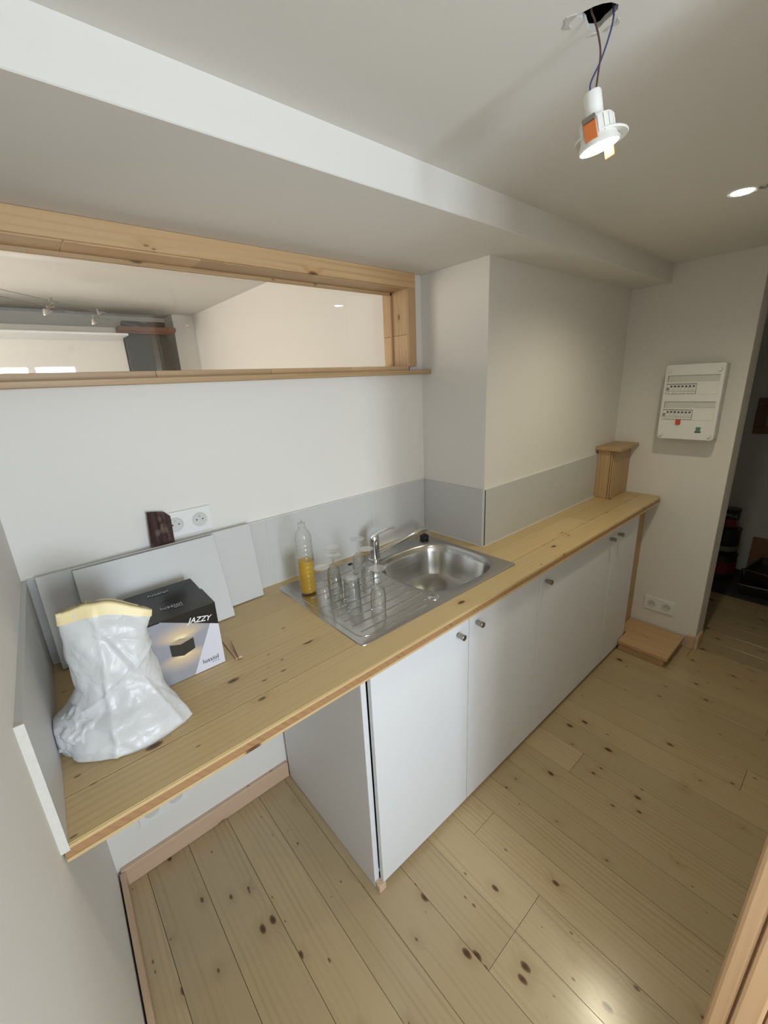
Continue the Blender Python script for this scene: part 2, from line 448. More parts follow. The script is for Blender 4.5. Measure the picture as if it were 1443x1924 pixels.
# ------------------------------------------------------------------ backsplash tiles, each a child of its wall
def tile(x0, x1, y0, y1, parent, z0=H+.001, z1=H+TH):
    return link('tile', B(x0, x1, y0, y1, z0, z1, .0012), TILE, parent)
for a, b in ((.0, .19), (.191, .69), (.6915, 1.191), (1.1925, PX-.011)):
    tile(a+.0006, b-.0006, -.011, 0, wall_back)
tile(PX-.010, PX, -P-.010, -.0005, wall_chase)
for a, b in ((PX-.0095, 1.925), (1.9262, 2.3885), (2.3898, 2.842)):
    tile(a+.0006, b-.0006, -P-.010, -P, wall_chase)
bm = bmesh.new()
for x in (.1905, .6908, 1.1918): B(x-.0012, x+.0012, -.0106, 0, H+.002, H+TH, bm=bm)
link('tile_grout_joint', bm, GROUT, wall_back)
bm = bmesh.new()
for x in (PX-.0098, 1.9256, 2.3892): B(x-.0011, x+.0011, -P-.0098, -P+.001, H+.002, H+TH, bm=bm)
link('tile_grout_joint', bm, GROUT, wall_chase)
bm = B(.012, PX-.01, -.0115, .0, H+TH, H+TH+.0025); link('tile_grout_line', bm, GROUT, wall_back)
bm = B(PX-.0105, 2.6, -P-.0105, -P+.001, H+TH, H+TH+.0025); link('tile_grout_line', bm, GROUT, wall_chase)
for y0, y1 in ((-.011, -.15), (-.1512, -D-.004)):
    bm = prism([(lx(y0)+.011, y0-.0006), (lx(y1)+.011, y1+.0006), (lx(y1), y1+.0006), (lx(y0), y0-.0006)], H+.001, H+TH)
    link('tile', bm, TILE, wall_left)
yy = -D-.004
bm = prism([(lx(yy)-.001, yy-.003), (lx(yy)+.0125, yy-.003), (lx(yy)+.0115, yy+.001), (lx(yy)-.001, yy+.001)], H-.002, H+TH+.002)
link('tile_raw_edge', bm, TILE_EDGE, wall_left)

# ------------------------------------------------------------------ interior window
win = tag(bpy.data.objects.new('window_1', None), kind='structure'); COL.objects.link(win)
link('window_casing_top', B(WX0-.02, 1.474, -.020, 0, WZ1, 2.0345, .0015), FRAMEW_X, win)
link('window_casing_side', B(WX1, 1.474, -.020, 0, WZ0+.010, WZ1, .0015), FRAMEW_Z, win)
xs = [WX0-.01, .27, .60, .98, WX1]
for a, b in zip(xs, xs[1:]):
    link('window_lining', B(a+.0003, b-.0003, -.012, .14, WZ1-.004, WZ1+.014, .0012), FRAMEW_X, win)
for a, b in ((WZ0+.012, 1.80), (1.80, WZ1)):
    link('window_lining', B(WX1-.002, WX1+.016, -.012, .14, a+.0003, b-.0003, .0012), FRAMEW_Z, win)
xs = [WX0-.05, .42, .78, 1.12, WX1]
for a, b in zip(xs, xs[1:]):
    link('window_lining', B(a+.0003, b-.0003, -.014, .14, WZ0-.006, WZ0+.013, .0012), FRAMEW_X, win)
link('window_sill', B(.012, PX-.001, -.058, -.0005, 1.637, 1.654, .002), FRAMEW_X, win)
link('window_beading', B(WX0, WX1-.002, GY-.012, GY-.004, WZ1-.016, WZ1-.004, .001), FRAMEW_X, win)
link('window_beading', B(WX1-.012, WX1-.002, GY-.012, GY-.004, WZ0+.013, WZ1-.004, .001), FRAMEW_Z, win)
link('pane', B(WX0, WX1, GY, GY+.004, WZ0+.008, WZ1), PANE, win)

# ------------------------------------------------------------------ room beyond the interior window
RX = 1.50
struct('wall_next', B(RX, RX+.12, .14, 3.2, -.05, 2.32), PAINT)
bm = B(1.33, RX+.1, 2.80, 3.2, -.05, 2.32, .002); B(-1.6, 1.34, 3.05, 3.2, -.05, 2.32, bm=bm)
struct('wall_next.001', bm, PAINT)
struct('wall_next.002', B(-1.6, .905, 2.72, 2.85, -.05, 2.12, .002), PAINT)
struct('wall_next.003', B(-1.6, -1.48, .14, 3.2, -.05, 2.32), PAINT)
struct('ceiling.002', B(-1.6, RX+.1, .12, 3.2, 2.25, 2.33), CEIL)
struct('wall_next.004', B(-1.6, -.24, .0, .14, -.05, 2.32), PAINT)
o = link('chimney_panel', B(.915, 1.235, 2.70, 2.76, .6, 2.170, .002), DARKP)
tag(o, 'dark grey flat panel on the chimney breast, seen through the interior window', 'panel')
bm = B(.86, 1.285, 2.60, 2.70, 2.085, 2.120, .004); B(.86, 1.26, 2.62, 2.70, 2.072, 2.085, .002, bm=bm)
tag(link('mantel_beam', bm, BEAM), 'reddish brown moulded beam across the dark panel behind the glass', 'beam')
bm = B(-1.4, .86, 2.30, 2.72, 2.018, 2.032, .001)
tag(link('wall_shelf', bm, MELA), 'long white shelf on the far wall seen through the interior window', 'shelf')
# cable lighting
cz = 2.10
cab = empty('cable_light_track', 'two parallel steel cables strung under the ceiling behind the glass', 'lighting', loc=(0, 0, 0))
c0, c1 = Vector((-.3, .85, cz)), Vector((.98, 2.25, cz)); c2, c3 = Vector((-.3, 1.02, cz)), Vector((.98, 2.46, cz))
for a, b in ((c0, c1), (c2, c3)): link('cable', tube([a, b], .0016, 6), KNOBM, cab)
def cable_spot(t, name_lab):
    a = c0.lerp(c1, t); b = c2.lerp(c3, t); c = (a+b)/2
    r = empty('cable_spotlight', name_lab, 'lamp', 'cable spotlights behind the glass', loc=c)
    a -= c; b -= c
    bm = tube([a, b], .0045, 8); tube([(0, 0, -.008), (0, 0, .035)], .006, 8, bm); tube([(0, 0, 0), (-.03, -.02, -.03)], .005, 8, bm)
    tube([a+Vector((-.02, -.02, 0)), a+Vector((.02, .02, .004))], .004, 6, bm); tube([b+Vector((-.02, -.02, 0)), b+Vector((.02, .02, .004))], .004, 6, bm)
    link('bracket', bm, KNOBM, r)
    rm = Matrix.Translation((-.035, -.03, -.045)) @ Matrix.Rotation(radians(35), 4, Vector((.7, -.7, 0)))
    link('reflector', xform(lathe([(.006, .022), (.024, .0), (.026, -.004), (.024, -.003), (.022, 0), (.005, .018)], 20), rm), KNOBM, r, smooth=True)
    link('bulb_face', xform(lathe([(0, -.001), (.0225, -.001), (.0225, -.004), (0, -.004)], 20), rm), GLOW, r)
    L_ = spot_lamp('cable_spot_light', c+Vector((-.045, -.04, -.065)), c+Vector((-.1, -.1, -1)), 3, (1, .93, .82), 160)
    return r
cable_spot(.54, 'cable spotlight nearer the viewer, tilted with its lit face down')
cable_spot(.74, 'small cable spotlight hanging beside the dark chimney panel')

# ------------------------------------------------------------------ baseboards, filler, jamb
bb = tag(bpy.data.objects.new('baseboard_back', None), kind='structure'); COL.objects.link(bb)
link('baseboard_board', B(.010, .638, -.018, 0, .001, .075, .002), SKIRT_X, bb)
bm = prism([(lx(-.02)+.006, -.02), (lx(-.62)+.006, -.62), (lx(-.62)+.022, -.62), (lx(-.02)+.022, -.02)], .001, .072)
struct('baseboard_left', bm, SKIRT_Y)
struct('baseboard_right', B(E-.014, E, -.929, -.885, .001, .085, .002), SKIRT_Y)
struct('baseboard_right.001', B(E-.001, E+.10, -.945, -.930, .001, .085, .002), SKIRT_X)
struct('trim_2', B(2.632, E-.001, -.575, -.558, .001, H-.036, .001), FRAMEW_Z)

# door jamb at the camera's right: lining, stop and casing
jb = tag(bpy.data.objects.new('door_1', None), kind='structure'); COL.objects.link(jb)
def leanbox(x0, x1, y0, y1, z0, z1, bev):
    b_ = B(x0, x1, y0, y1, z0, z1, bev, seg=2)
    for v in b_.verts: v.co.y += -.0214*(v.co.z-.27)
    return b_
link('door_lining', leanbox(.890, .93, -1.62, -1.412, 0, 2.05, .003), JAMBW, jb)
link('door_casing', leanbox(.880, .950, -1.4315, -1.4015, 0, 2.06, .007), JAMBW, jb)
link('door_casing', leanbox(.876, .910, -1.471, -1.4335, 0, 2.06, .006), JAMBW, jb)
link('door_casing', leanbox(.880, .910, -1.56, -1.474, 0, 2.06, .004), JAMBW, jb)

# ------------------------------------------------------------------ worktop
wt = empty('worktop', 'long knotty pine worktop running from the left wall to the fuse board wall', 'worktop', loc=(0, 0, 0))
z1 = H; zt = H-.009; zb = H-.026; zz = H-.033
HX0, HX1, HY0, HY1 = 1.0, 1.45, -.54, -.09
rows = [-.654, -.54, -.43, -.32, -.21, -.09, -.0115]
def stave(x0, x1, y0, y1):
    cx, cy = (x0+x1)/2, (y0+y1)/2
    hw, hl = (x1-x0)/2-.0002, (y1-y0)/2-.0002
    link('stave', B(-hw, hw, -hl, hl, -.0088, 0, .0006), TOPW, wt, loc=(cx, cy, H))
for i in range(6):
    y0, y1 = rows[i], rows[i+1]
    xl = .003+lx((y0+y1)/2)
    if i == 0:
        # front stave with a rounded nose and a rounded far corner
        bm = prism([(xl, y0+.004), (E-.035, y0+.004), (E-.012, y0+.012), (E-.002, y0+.034), (E-.002, y1-.0004), (xl, y1-.0004)], -.0088, 0)
        bmesh.ops.bevel(bm, geom=[e for e in bm.edges if all(abs(v.co.z) < 1e-6 for v in e.verts)], offset=.002, segments=2, affect='EDGES')
        link('stave', bm, TOPW, wt, loc=(0, 0, H)); continue
    hasx = (y0 >= HY0-1e-6 and y1 <= HY1+1e-6)
    if y0 >= -P: xr = PX-.011
    else: xr = E-.002
    if abs(y0+.43) < 1e-3: y1b = y1
    segs = []
    if hasx: segs = [(xl, HX0), (HX1, xr)]
    else: segs = [(xl, xr)]
    for a, b in segs:
        if y0 < -P < y1 and b > PX:        # row crossing the chase front
            if a < PX-.02: stave(a, PX-.011, y0, y1)
            stave(max(a, PX-.011), b, y0, -P-.011)
        elif b-a > .75 and a > 1.4:
            m_ = a+(b-a)*(.36+.27*((i*7) % 3)/2); stave(a, m_, y0, y1); stave(m_, b, y0, y1)
        else: stave(a, b, y0, y1)
def layer(za, zb_, inset, m_, name, st=None):
    f = -D+inset
    bm = B(-.020, PX-.012, f, HY0, za, zb_); B(-.004, HX0, HY0, -.0125, za, zb_, bm=bm)
    B(HX1, PX-.012, HY0, -.0125, za, zb_, bm=bm); B(HX0, HX1, HY1, -.0125, za, zb_, bm=bm)
    link(name, bm, m_, wt)
    bm = B(PX-.012, E-.03, f, HY0, za, zb_); B(E-.03, E-.004, f+.03, HY0, za, zb_, bm=bm)
    B(PX-.012, E-.004, HY0, -P-.012, za, zb_, bm=bm)
    link(name, bm, m_, wt)
layer(zb, zt-.0002, .0045, TOPCORE, 'core_layer')
layer(zz, zb-.0002, .003, TOPW, 'bottom_layer')
# white silicone joint along the tiles
bm = B(.012, PX-.011, -.0145, -.011, H, H+.003); B(PX-.0140, PX-.010, -P-.010, -.011, H, H+.003, bm=bm)
B(PX-.012, 2.60, -P-.0135, -P-.010, H, H+.003, bm=bm)
link('sealant_bead', bm, GROUT, wt)

# pipe boxing at the far end of the worktop
pb = empty('pipe_boxing', 'upright pine pipe boxing with a flat cap at the far end of the worktop', 'boxing', loc=(2.60, -P-.011, H))
def P_(name, x0, x1, y0, y1, z0, z1, m_, bev=.001, par=pb):
    l = par.location; return link(name, B(x0-l.x, x1-l.x, y0-l.y, y1-l.y, z0-l.z, z1-l.z, bev), m_, par)
P_('side_board', 2.600, 2.616, -.432, -P-.011, H+.001, 1.180, FRAMEW_Z)
P_('corner_bead', 2.600, 2.609, -.443, -.434, H+.001, 1.180, FRAMEW_Z, .003)
P_('corner_bead', 2.611, 2.621, -.449, -.440, H+.001, 1.180, FRAMEW_Z, .003)
P_('front_board', 2.623, 2.841, -.452, -.436, H+.001, 1.180, FRAMEW_Z)
P_('cap_board', 2.578, 2.841, -.492, -P-.001, 1.181, 1.201, FRAMEW_X, .002)

# step of stacked boards against the end wall
st = empty('wooden_step', 'low stacked pine step on the floor against the end wall', 'step', loc=(2.68, -.73, 0))
def Sx(name, x0, x1, y0, y1, z0, z1, m_=STEPW, bev=.0015):
    l = st.location; return link(name, B(x0-l.x, x1-l.x, y0-l.y, y1-l.y, z0-l.z, z1-l.z, bev), m_, st)
Sx('riser_board', 2.535, 2.575, -.862, -.6225, .001, .050)
Sx('riser_board', 2.576, 2.826, -.862, -.6225, .001, .050)
for a, b in ((2.520, 2.572), (2.5735, 2.642), (2.6435, 2.735), (2.7365, 2.828)):
    Sx('tread_board', a, b, -.880, -.577 if a > 2.63 else -.6225, .0505, .072)

# ------------------------------------------------------------------ base cabinets
CY0, CY1 = -.596, -.02
def cabinet(x0, x1, back, doors, label, shelf=True):
    r = empty('base_cabinet', label, 'cabinet', 'white base cabinets under the worktop', loc=(x0, -.60, 0))
    l = r.location
    def part(name, a0, a1, b0, b1, c0_, c1_, m_=MELA_IN, bev=.0006, par=r):
        return link(name, B(a0-l.x, a1-l.x, b0-l.y, b1-l.y, c0_-l.z, c1_-l.z, bev), m_, par)
    part('side_panel', x0, x0+.0185, CY0, back, .002, zz-.001); part('side_panel', x1-.017, x1-.001, CY0, min(back, -P-.005) if x1 > PX else back, .002, zz-.001)
    xr_ = min(x1-.0175, PX-.004) if back > -P else x1-.0175
    part('bottom_panel', x0+.0190, xr_, CY0+.002, back-.0065, .05, .066)
    part('back_panel', x0+.0190, xr_, back-.006, back, .05, zz-.03)
    part('plinth', x0+.001, x1-.001, -.603, -.597, .001, .028, SKIRT_X)
    for (a, b, kx, kz) in doors:
        d = part('door', a, b, -.6185, -.6025, .030, zz-.006, MELA, .0008)
        bm = lathe([(0, 0), (.0045, 0), (.0045, .006), (.0085, .0065), (.0085, .010), (.0105, .026), (.0105, .030), (.0095, .031), (0, .031)], 20)
        xform(bm, Matrix.Translation((kx-l.x, -.6185-l.y, kz)) @ Matrix.Rotation(pi/2, 4, 'X'))
        link('knob', bm, KNOBM, d, smooth=True)
    return r
cabinet(.6403, 1.552, CY1, [(.6595, 1.0910, 1.031, .802), (1.094, 1.5500, 1.131, .806)],
        'widest white cabinet with two doors, standing under the sink')
cabinet(1.5525, 1.978, -P-.005, [(1.5535, 1.9765, 1.594, .797)], 'narrow white single-door cabinet between the two double-door ones')
cabinet(1.9785, 2.6127, -P-.005, [(1.9800, 2.2720, 2.222, .803), (2.2752, 2.6110, 2.320, .803)],
        'white two-door cabinet farthest from the camera, next to the wooden step')
# wooden plinth end block at the near corner
o = link('plinth_block', B(.640, .668, -.621, -.6035, .001, .028, .001), SKIRT_X)
tag(o, 'small pine end block at the near bottom corner of the cabinets', 'trim')

# ------------------------------------------------------------------ sockets
def socket(x_axis, y_axis, nrm, c, wdt, hgt, label, extra=''):
    r = empty('double_socket', label, 'socket', loc=c)
    M_ = Matrix((x_axis, y_axis, nrm)).transposed().to_4x4()
    def put(name, bm, m_, sm=False, par=r): return link(name, xform(bm, M_), m_, par, smooth=sm)
    put('cover_plate', B(-wdt/2, wdt/2, -hgt/2, hgt/2, .0005, .009, .0025, seg=2), PLASTIC)
    for s in (-1, 1):
        ox = s*wdt*.242
        T = Matrix.Translation((ox, 0, 0))
        k = put('socket_well', xform(lathe([(.0235, .009), (.0235, .0108), (.0215, .0112), (.0195, .0104), (.0185, .0095), (0, .0095)], 32), T), PLASTIC_G, True)
        bm = bmesh.new()
        for hx, hy in ((-.0095, 0), (.0095, 0)):
            merge(bm, xform(lathe([(0, .0098), (.0024, .0098), (.0024, .0092), (0, .0092)], 12), Matrix.Translation((ox+hx, hy, 0))))
        put('contact_hole', bm, HOLE, par=k)
        put('earth_pin', xform(lathe([(0, .017), (.0018, .0165), (.0023, .015), (.0023, .0095), (0, .0095)], 12), T @ Matrix.Translation((0, .011, 0))), BRASS, True, k)
    return r
X_, Y_, Z_ = Vector((1, 0, 0)), Vector((0, 1, 0)), Vector((0, 0, 1))
socket(X_, Z_, -Y_, (.430, 0, 1.2135), .152, .080, 'white double socket above the worktop, half hidden by a brown scrap')
socket(-Y_, Z_, -X_, (E, -.722, .215), .162, .086, 'white double socket on the end wall above the wooden step')
socket(X_, Z_, -Y_, (.176, 0, .232), .162, .086, 'white double socket low on the wall beneath the worktop')

# ------------------------------------------------------------------ fuse board
fb = empty('fuse_board', 'white domestic fuse board with two rows of breakers on the end wall', 'fuse board', loc=(E, -.7335, 1.4375))
fb.scale = (1.5, .945, .99)
def fbx(name, y0, y1, z0, z1, x0, x1, m_, bev=.0006, par=fb, seg=1):
    # y measured from the left edge (0) to the right edge (.268) as seen; z from the bottom
    Y0 = .134-y0; Y1 = .134-y1
    return link(name, B(-x1, -x0, Y1, Y0, z0-.191, z1-.191, bev, seg=seg), m_, par)
fbx('housing', .003, .265, .003, .379, .0005, .041, PLASTIC_G, .004, seg=2)
# cover with rounded corners
bm = bmesh.new()
pts = []
for cx, cy, a0 in ((.256, .370, 0), (.012, .370, 90), (.012, .012, 180), (.256, .012, 270)):
    for k in range(6):
        a = radians(a0+k*18); pts.append((cx+.012*cos(a), cy+.012*sin(a)))
bm = prism(pts, .040, .066)
bmesh.ops.bevel(bm, geom=[e for e in bm.edges if all(v.co.z > .065 for v in e.verts)], offset=.003, segments=2, affect='EDGES')
MX = Matrix(((0, 0, -1, 0), (-1, 0, 0, .134), (0, 1, 0, -.191), (0, 0, 0, 1)))
link('cover', xform(bm, MX), PLASTIC, fb, smooth=True)
for zb_, nm in ((.296, 'a'), (.164, 'b')):
    fbx('label_strip', .018, .250, zb_, zb_+.030, .0655, .0672, PLASTIC_G, .0008)
    fbx('strip_frame', .016, .252, zb_+.030, zb_+.0315, .0655, .0685, LINE, 0)
    fbx('strip_frame', .016, .0172, zb_, zb_+.030, .0655, .0685, LINE, 0)
    fbx('clip_tab', .122, .150, zb_+.029, zb_+.036, .0655, .0685, PLASTIC, .001)
for z0, in ((.236,), (.104,)):
    fbx('breaker_window', .012, .155, z0-.002, z0+.051, .0655, .0664, LINE, 0)
    for k in range(8):
        y0 = .0135+k*.0175
        br = fbx('breaker', y0, y0+.0168, z0, z0+.046, .0650, .0695, PLASTIC, .0008)
        if k: fbx('breaker_lever', y0+.005, y0+.0115, z0+.034, z0+.041, .0690, .0745, HOLE, .0006, br)
        else: fbx('breaker_lever', y0+.003, y0+.014, z0+.018, z0+.032, .0690, .0730, LINE, .0006, br)
        fbx('marking', y0+.002, y0+.0148, z0+.010, z0+.0122, .0694, .0698, LINE, 0, br)
        fbx('marking', y0+.002, y0+.0148, z0+.017, z0+.0185, .0694, .0698, LINE, 0, br)
    fbx('blanking_plate', .157, .250, z0-.004, z0+.050, .0655, .0668, PLASTIC, .0008)
fbx('red_tag', .083, .106, .076, .103, .0655, .0705, REDT, .001)
fbx('green_sticker', .182, .204, .046, .066, .0655, .0668, GREEN, 0)
fbx('green_sticker', .179, .207, .037, .0445, .0655, .0669, GREEND, 0)
for yy_, zz_ in ((.020, .352), (.248, .352), (.020, .022), (.248, .022)):
    bm = lathe([(0, .074), (.0070, .0735), (.0078, .071), (.0078, .066), (.0098, .0662), (.0098, .0655), (0, .0655)], 20)
    link('cover_screw', xform(bm, MX @ Matrix.Translation((yy_, zz_, 0))), PLASTIC, fb, smooth=True)

# ------------------------------------------------------------------ sink
sk = empty('sink', 'stainless steel inset sink with a ribbed drainer on its left', 'sink', loc=(1.067, -.311, H))
sx0, sx1, sy0, sy1 = .6788-1.067, 1.454-1.067, -.5662+.311, -.0556+.311
bc = Vector((1.232-1.067, -.333+.311)); ba, bb_ = .198, .192
def rr_ray(a):     # rounded-rectangle outline of the plate hit from the bowl centre
    dx, dy = cos(a), sin(a); t = 1e9
    if dx > 1e-9: t = min(t, (sx1-bc.x)/dx)
    if dx < -1e-9: t = min(t, (sx0-bc.x)/dx)
    if dy > 1e-9: t = min(t, (sy1-bc.y)/dy)
    if dy < -1e-9: t = min(t, (sy0-bc.y)/dy)
    return bc + Vector((dx, dy))*t
def sup(a, ax_, ay_, n_=3.2):
    c_, s_ = cos(a), sin(a)
    q = (abs(c_/ax_)**n_+abs(s_/ay_)**n_)**(-1/n_)
    return bc+Vector((c_*q, s_*q))
ang = [2*pi*i/72 for i in range(72)]
for cx, cy in ((sx0, sy0), (sx0, sy1), (sx1, sy0), (sx1, sy1)):
    a = math.atan2(cy-bc.y, cx-bc.x) % (2*pi)
    ang += [a-.01, a, a+.01]
ang = sorted(ang)
bm = bmesh.new(); rings = []
def ring(f, z): rings.append([bm.verts.new((*f(a), z)) for a in ang])
def plate(ins):
    def g(a):
        p = rr_ray(a); q = Vector((min(max(p.x, sx0+ins), sx1-ins), min(max(p.y, sy0+ins), sy1-ins)))
        for ccx, ccy in ((sx0, sy0), (sx0, sy1), (sx1, sy0), (sx1, sy1)):   # round the corners
            ox = ccx+.012*(1 if ccx == sx0 else -1); oy = ccy+.012*(1 if ccy == sy0 else -1)
            if abs(q.x-ccx) < .012 and abs(q.y-ccy) < .012:
                dd = q-Vector((ox, oy)); 
                if dd.length > .012-ins: q = Vector((ox, oy))+dd.normalized()*(.012-ins)
        return q
    return g
ring(plate(0), .0004); ring(plate(.0012), .0026); ring(plate(.004), .0032)
for ins, z in ((-.012, .0030), (-.004, .0020), (0, -.0005), (.006, -.008), (.012, -.03), (.020, -.09), (.034, -.128), (.060, -.143), (.105, -.147), (.150, -.149)):
    ring(lambda a, i_=ins: sup(a, ba-i_, bb_-i_, 3.2 if i_ < .1 else 2.4), z)
for A_, B_ in zip(rings, rings[1:]):
    for i in range(len(ang)):
        j = (i+1) % len(ang); bm.faces.new((A_[i], A_[j], B_[j], B_[i]))
bm.faces.new(rings[-1])
link('sink_body', bm, STEEL, sk, smooth=True)
bm = lathe([(.040, -.1478), (.040, -.1462), (.034, -.1462), (.030, -.150), (.012, -.151), (.012, -.1485), (0, -.148)], 32)
link('drain_strainer', xform(bm, Matrix.Translation((bc.x, bc.y, 0))), CHROME, sk, smooth=True)
# drainer: recessed border line and ribs
bx0, bx1, by0, by1 = sx0+.022, bc.x-ba-.022, sy0+.030, sy1-.030
path = []
for cx, cy, a0 in ((bx0+.03, by0+.03, 180), (bx1-.04, by0+.03, 270)):
    for k in range(7): a = radians(a0+k*15); path.append((cx+.03*cos(a), cy+.03*sin(a), .0033))
link('drainer_border', tube([(bx0, by1-.03, .0033)]+path[:7]+path[7:8], .0016, 8), STEEL, sk, smooth=True)
for k in range(10):
    y = by0+.030+k*.041
    x0_ = bx0+.030; x1_ = bx1+.004-(.02 if k in (0, 9) else 0)+(.012*sin(k*pi/9))*-1
    bm = tube(smoothpath([(x0_, y, .0020), (x0_+.012, y, .0034), (x1_-.012, y, .0034), (x1_, y, .0020)], 3), .0019, 8)
    link('drainer_rib', bm, STEEL, sk, smooth=True)
cpos = Vector((1.026-1.067, -.518+.311))
link('waste_control_disc', xform(lathe([(0, .0050), (.016, .0050), (.0172, .0042), (.0185, .0050), (.0200, .0046), (.0205, .003)], 32), Matrix.Translation((cpos.x, cpos.y, 0))), CHROME, sk, smooth=True)
link('overflow_slot', B(.985-1.067, 1.003-1.067, -.090+.311, -.078+.311, .0032, .0042, .002), RUBBER, sk)

# mixer tap
tp = empty('mixer_tap', 'chrome single-lever mixer tap behind the sink bowl', 'tap', loc=(1.098, -.118, H+.0035))
link('tap_body', lathe([(0, 0), (.027, 0), (.027, .004), (.0225, .008), (.0215, .030), (.0215, .078), (.0225, .082), (.0225, .098), (.019, .106), (.010, .109), (0, .110)], 32), CHROME, tp, smooth=True)
sp_pts = smoothpath([(.012, -.006, .022), (.070, -.010, .034), (.150, -.014, .047), (.225, -.018, .060), (.275, -.020, .064), (.298, -.022, .056), (.304, -.022, .040)], 6)
link('spout', tube(sp_pts, [.0105]*3+[.0095]*(len(sp_pts)-6)+[.011]*3, 14), CHROME, tp, smooth=True)
lv = bmesh.new()
lp = smoothpath([(-.012, .004, .100), (.010, -.008, .114), (.034, -.026, .127), (.052, -.040, .134), (.072, -.055, .136)], 5)
rings = []
side = Vector((.6, .8, 0)).normalized()
for i, p in enumerate(lp):
    t = i/(len(lp)-1); wv = .021*(1-t)+.011*t; th = .010*(1-t)+.0028
    rings.append([lv.verts.new(p+side*(wv*cos(a))+Vector((0, 0, th*sin(a)))) for a in [2*pi*k/12 for k in range(12)]])
for A_, B_ in zip(rings, rings[1:]):
    for k in range(12): lv.faces.new((A_[k], A_[(k+1) % 12], B_[(k+1) % 12], B_[k]))
lv.faces.new(rings[0]); lv.faces.new(rings[-1][::-1])
link('lever', lv, CHROME, tp, smooth=True)
o = link('rubber_plug', lathe([(0, 0), (.019, 0), (.021, .005), (.021, .014), (.017, .018), (.007, .019), (.006, .026), (0, .026)], 28), RUBBER, smooth=True, loc=(1.408, -.108, H+.0035))
tag(o, 'black rubber sink plug standing on the back rim below the spout tip', 'plug')

# ------------------------------------------------------------------ glasses
def flute(x, y, h, r, label, foot_r=.026, group='upturned stemmed glasses on the drainer', tilt=(0, 0)):
    g = empty('stemmed_glass', label, 'glass', group, loc=(x, y, H+.0062), rot=(tilt[0], tilt[1], 0))
    hb = h*.62
    o_ = [(r, 0), (r*1.04, h*.10), (r*1.06, h*.25), (r*1.0, h*.42), (r*.82, hb*.90), (r*.45, hb*.985), (.0042, hb)]
    i_ = [(.0022, hb*.955), (r*.40, hb*.945), (r*.77, hb*.86), (r*.95, h*.42), (r*1.01, h*.25), (r*.99, h*.10), (r-.0011, 0)]
    link('bowl', lathe(o_+i_, 32, close=True), CLEARP, g, smooth=True)
    link('stem', lathe([(.0042, hb), (.0033, hb+.01), (.0033, h-.008), (.006, h-.003)], 14), CLEARP, g, smooth=True)
    link('foot', lathe([(0, h-.001), (.006, h-.004), (foot_r, h-.0012), (foot_r, h), (0, h+.0006)], 32), CLEARP, g, smooth=True)
flute(.723, -.310, .145, .0235, 'upturned stemmed glass standing in front of the bottle, leftmost glass')
flute(.817, -.232, .166, .0225, 'taller upturned stemmed glass at the back, behind the tumbler')
flute(.790, -.280, .158, .0220, 'upturned stemmed glass between the bottle and the tumbler, just before the tall one', .025)
flute(.953, -.200, .150, .0225, 'upturned stemmed glass nearest the tiles, left of the tap')
flute(.926, -.288, .142, .0230, 'upturned stemmed glass directly in front of the tap')
flute(.833, -.455, .152, .0240, 'upturned stemmed glass nearest the front edge, right of the tumbler', .0265, tilt=(.02, .01))
tg = empty('tumbler', 'upturned thick-bottomed tumbler in the middle of the drainer', 'glass', loc=(.806, -.354, H+.0062))
link('tumbler_wall', lathe([(.0285, 0), (.0280, .03), (.0262, .080), (.0245, .092), (.021, .0945), (0, .0935), (0, .083), (.021, .082), (.0240, .075), (.0262, .03), (.0268, 0)], 36, close=False), TUMBLER, tg, smooth=True)
link('base_rim', lathe([(.0225, .0945), (.0215, .0965), (.0195, .0955)], 36), TUMBLER, tg, smooth=True)

# bottle
bt = empty('oil_bottle', 'clear ribbed bottle half full of yellow liquid, uncapped, on the drainer', 'bottle', loc=(.744, -.171, H+.0062))
bt.scale = (1.07, 1.07, 1)
prof = [(0, 0), (.020, 0), (.0265, .004), (.0275, .012)]
for k in range(11):
    z = .014+k*.0165; prof += [(.0275, z), (.0278, z+.005), (.0264, z+.0085), (.0262, z+.011)]
prof += [(.0275, .198), (.0268, .212), (.0225, .226), (.0145, .238), (.0115, .243), (.0115, .247), (.0135, .248), (.0135, .250), (.0115, .251), (.0115, .262), (.0098, .262)]
link('bottle_body', lathe(prof, 36), BOTTLE, bt, smooth='all')
link('yellow_liquid', lathe([(0, .003), (.0190, .003), (.0250, .006), (.0256, .015), (.0252, .121), (0, .121)], 32), LIQUID, bt, smooth=True)
link('pouring_nozzle', lathe([(.0098, .258), (.0035, .262), (.0026, .274), (.0015, .274), (.002, .262)], 16), BOTTLE, bt, smooth=True)
bm = lathe([(.0283, .118), (.0283, .142)], 36)
for f in [f for f in bm.faces if not (-.9 < math.atan2(f.calc_center_median().y, f.calc_center_median().x) < -.35)]: bm.faces.remove(f)
link('small_label', bm, LABEL_T, bt)

# ------------------------------------------------------------------ loose tiles leaning on the wall
def slab(x0, x1, yb, yt, h, name, label, jag=0):
    ln = math.hypot(h, yt-yb); a = math.atan2(yt-yb, h)
    o = link(name, B(-(x1-x0)/2, (x1-x0)/2, 0, .009, 0, ln, .0012), TILE, loc=((x0+x1)/2, yb, H+.0042))
    o.rotation_euler = (-a, 0, 0)
    return tag(o, label, 'tile')
slab(.029, .618, -.0740, -.0360, .262, 'loose_tile', 'wider loose grey tile leaning against the backsplash, behind the other one')
slab(.108, .486, -.137, -.056, .262, 'loose_tile', 'smaller loose grey tile leaning in front, behind the black carton')

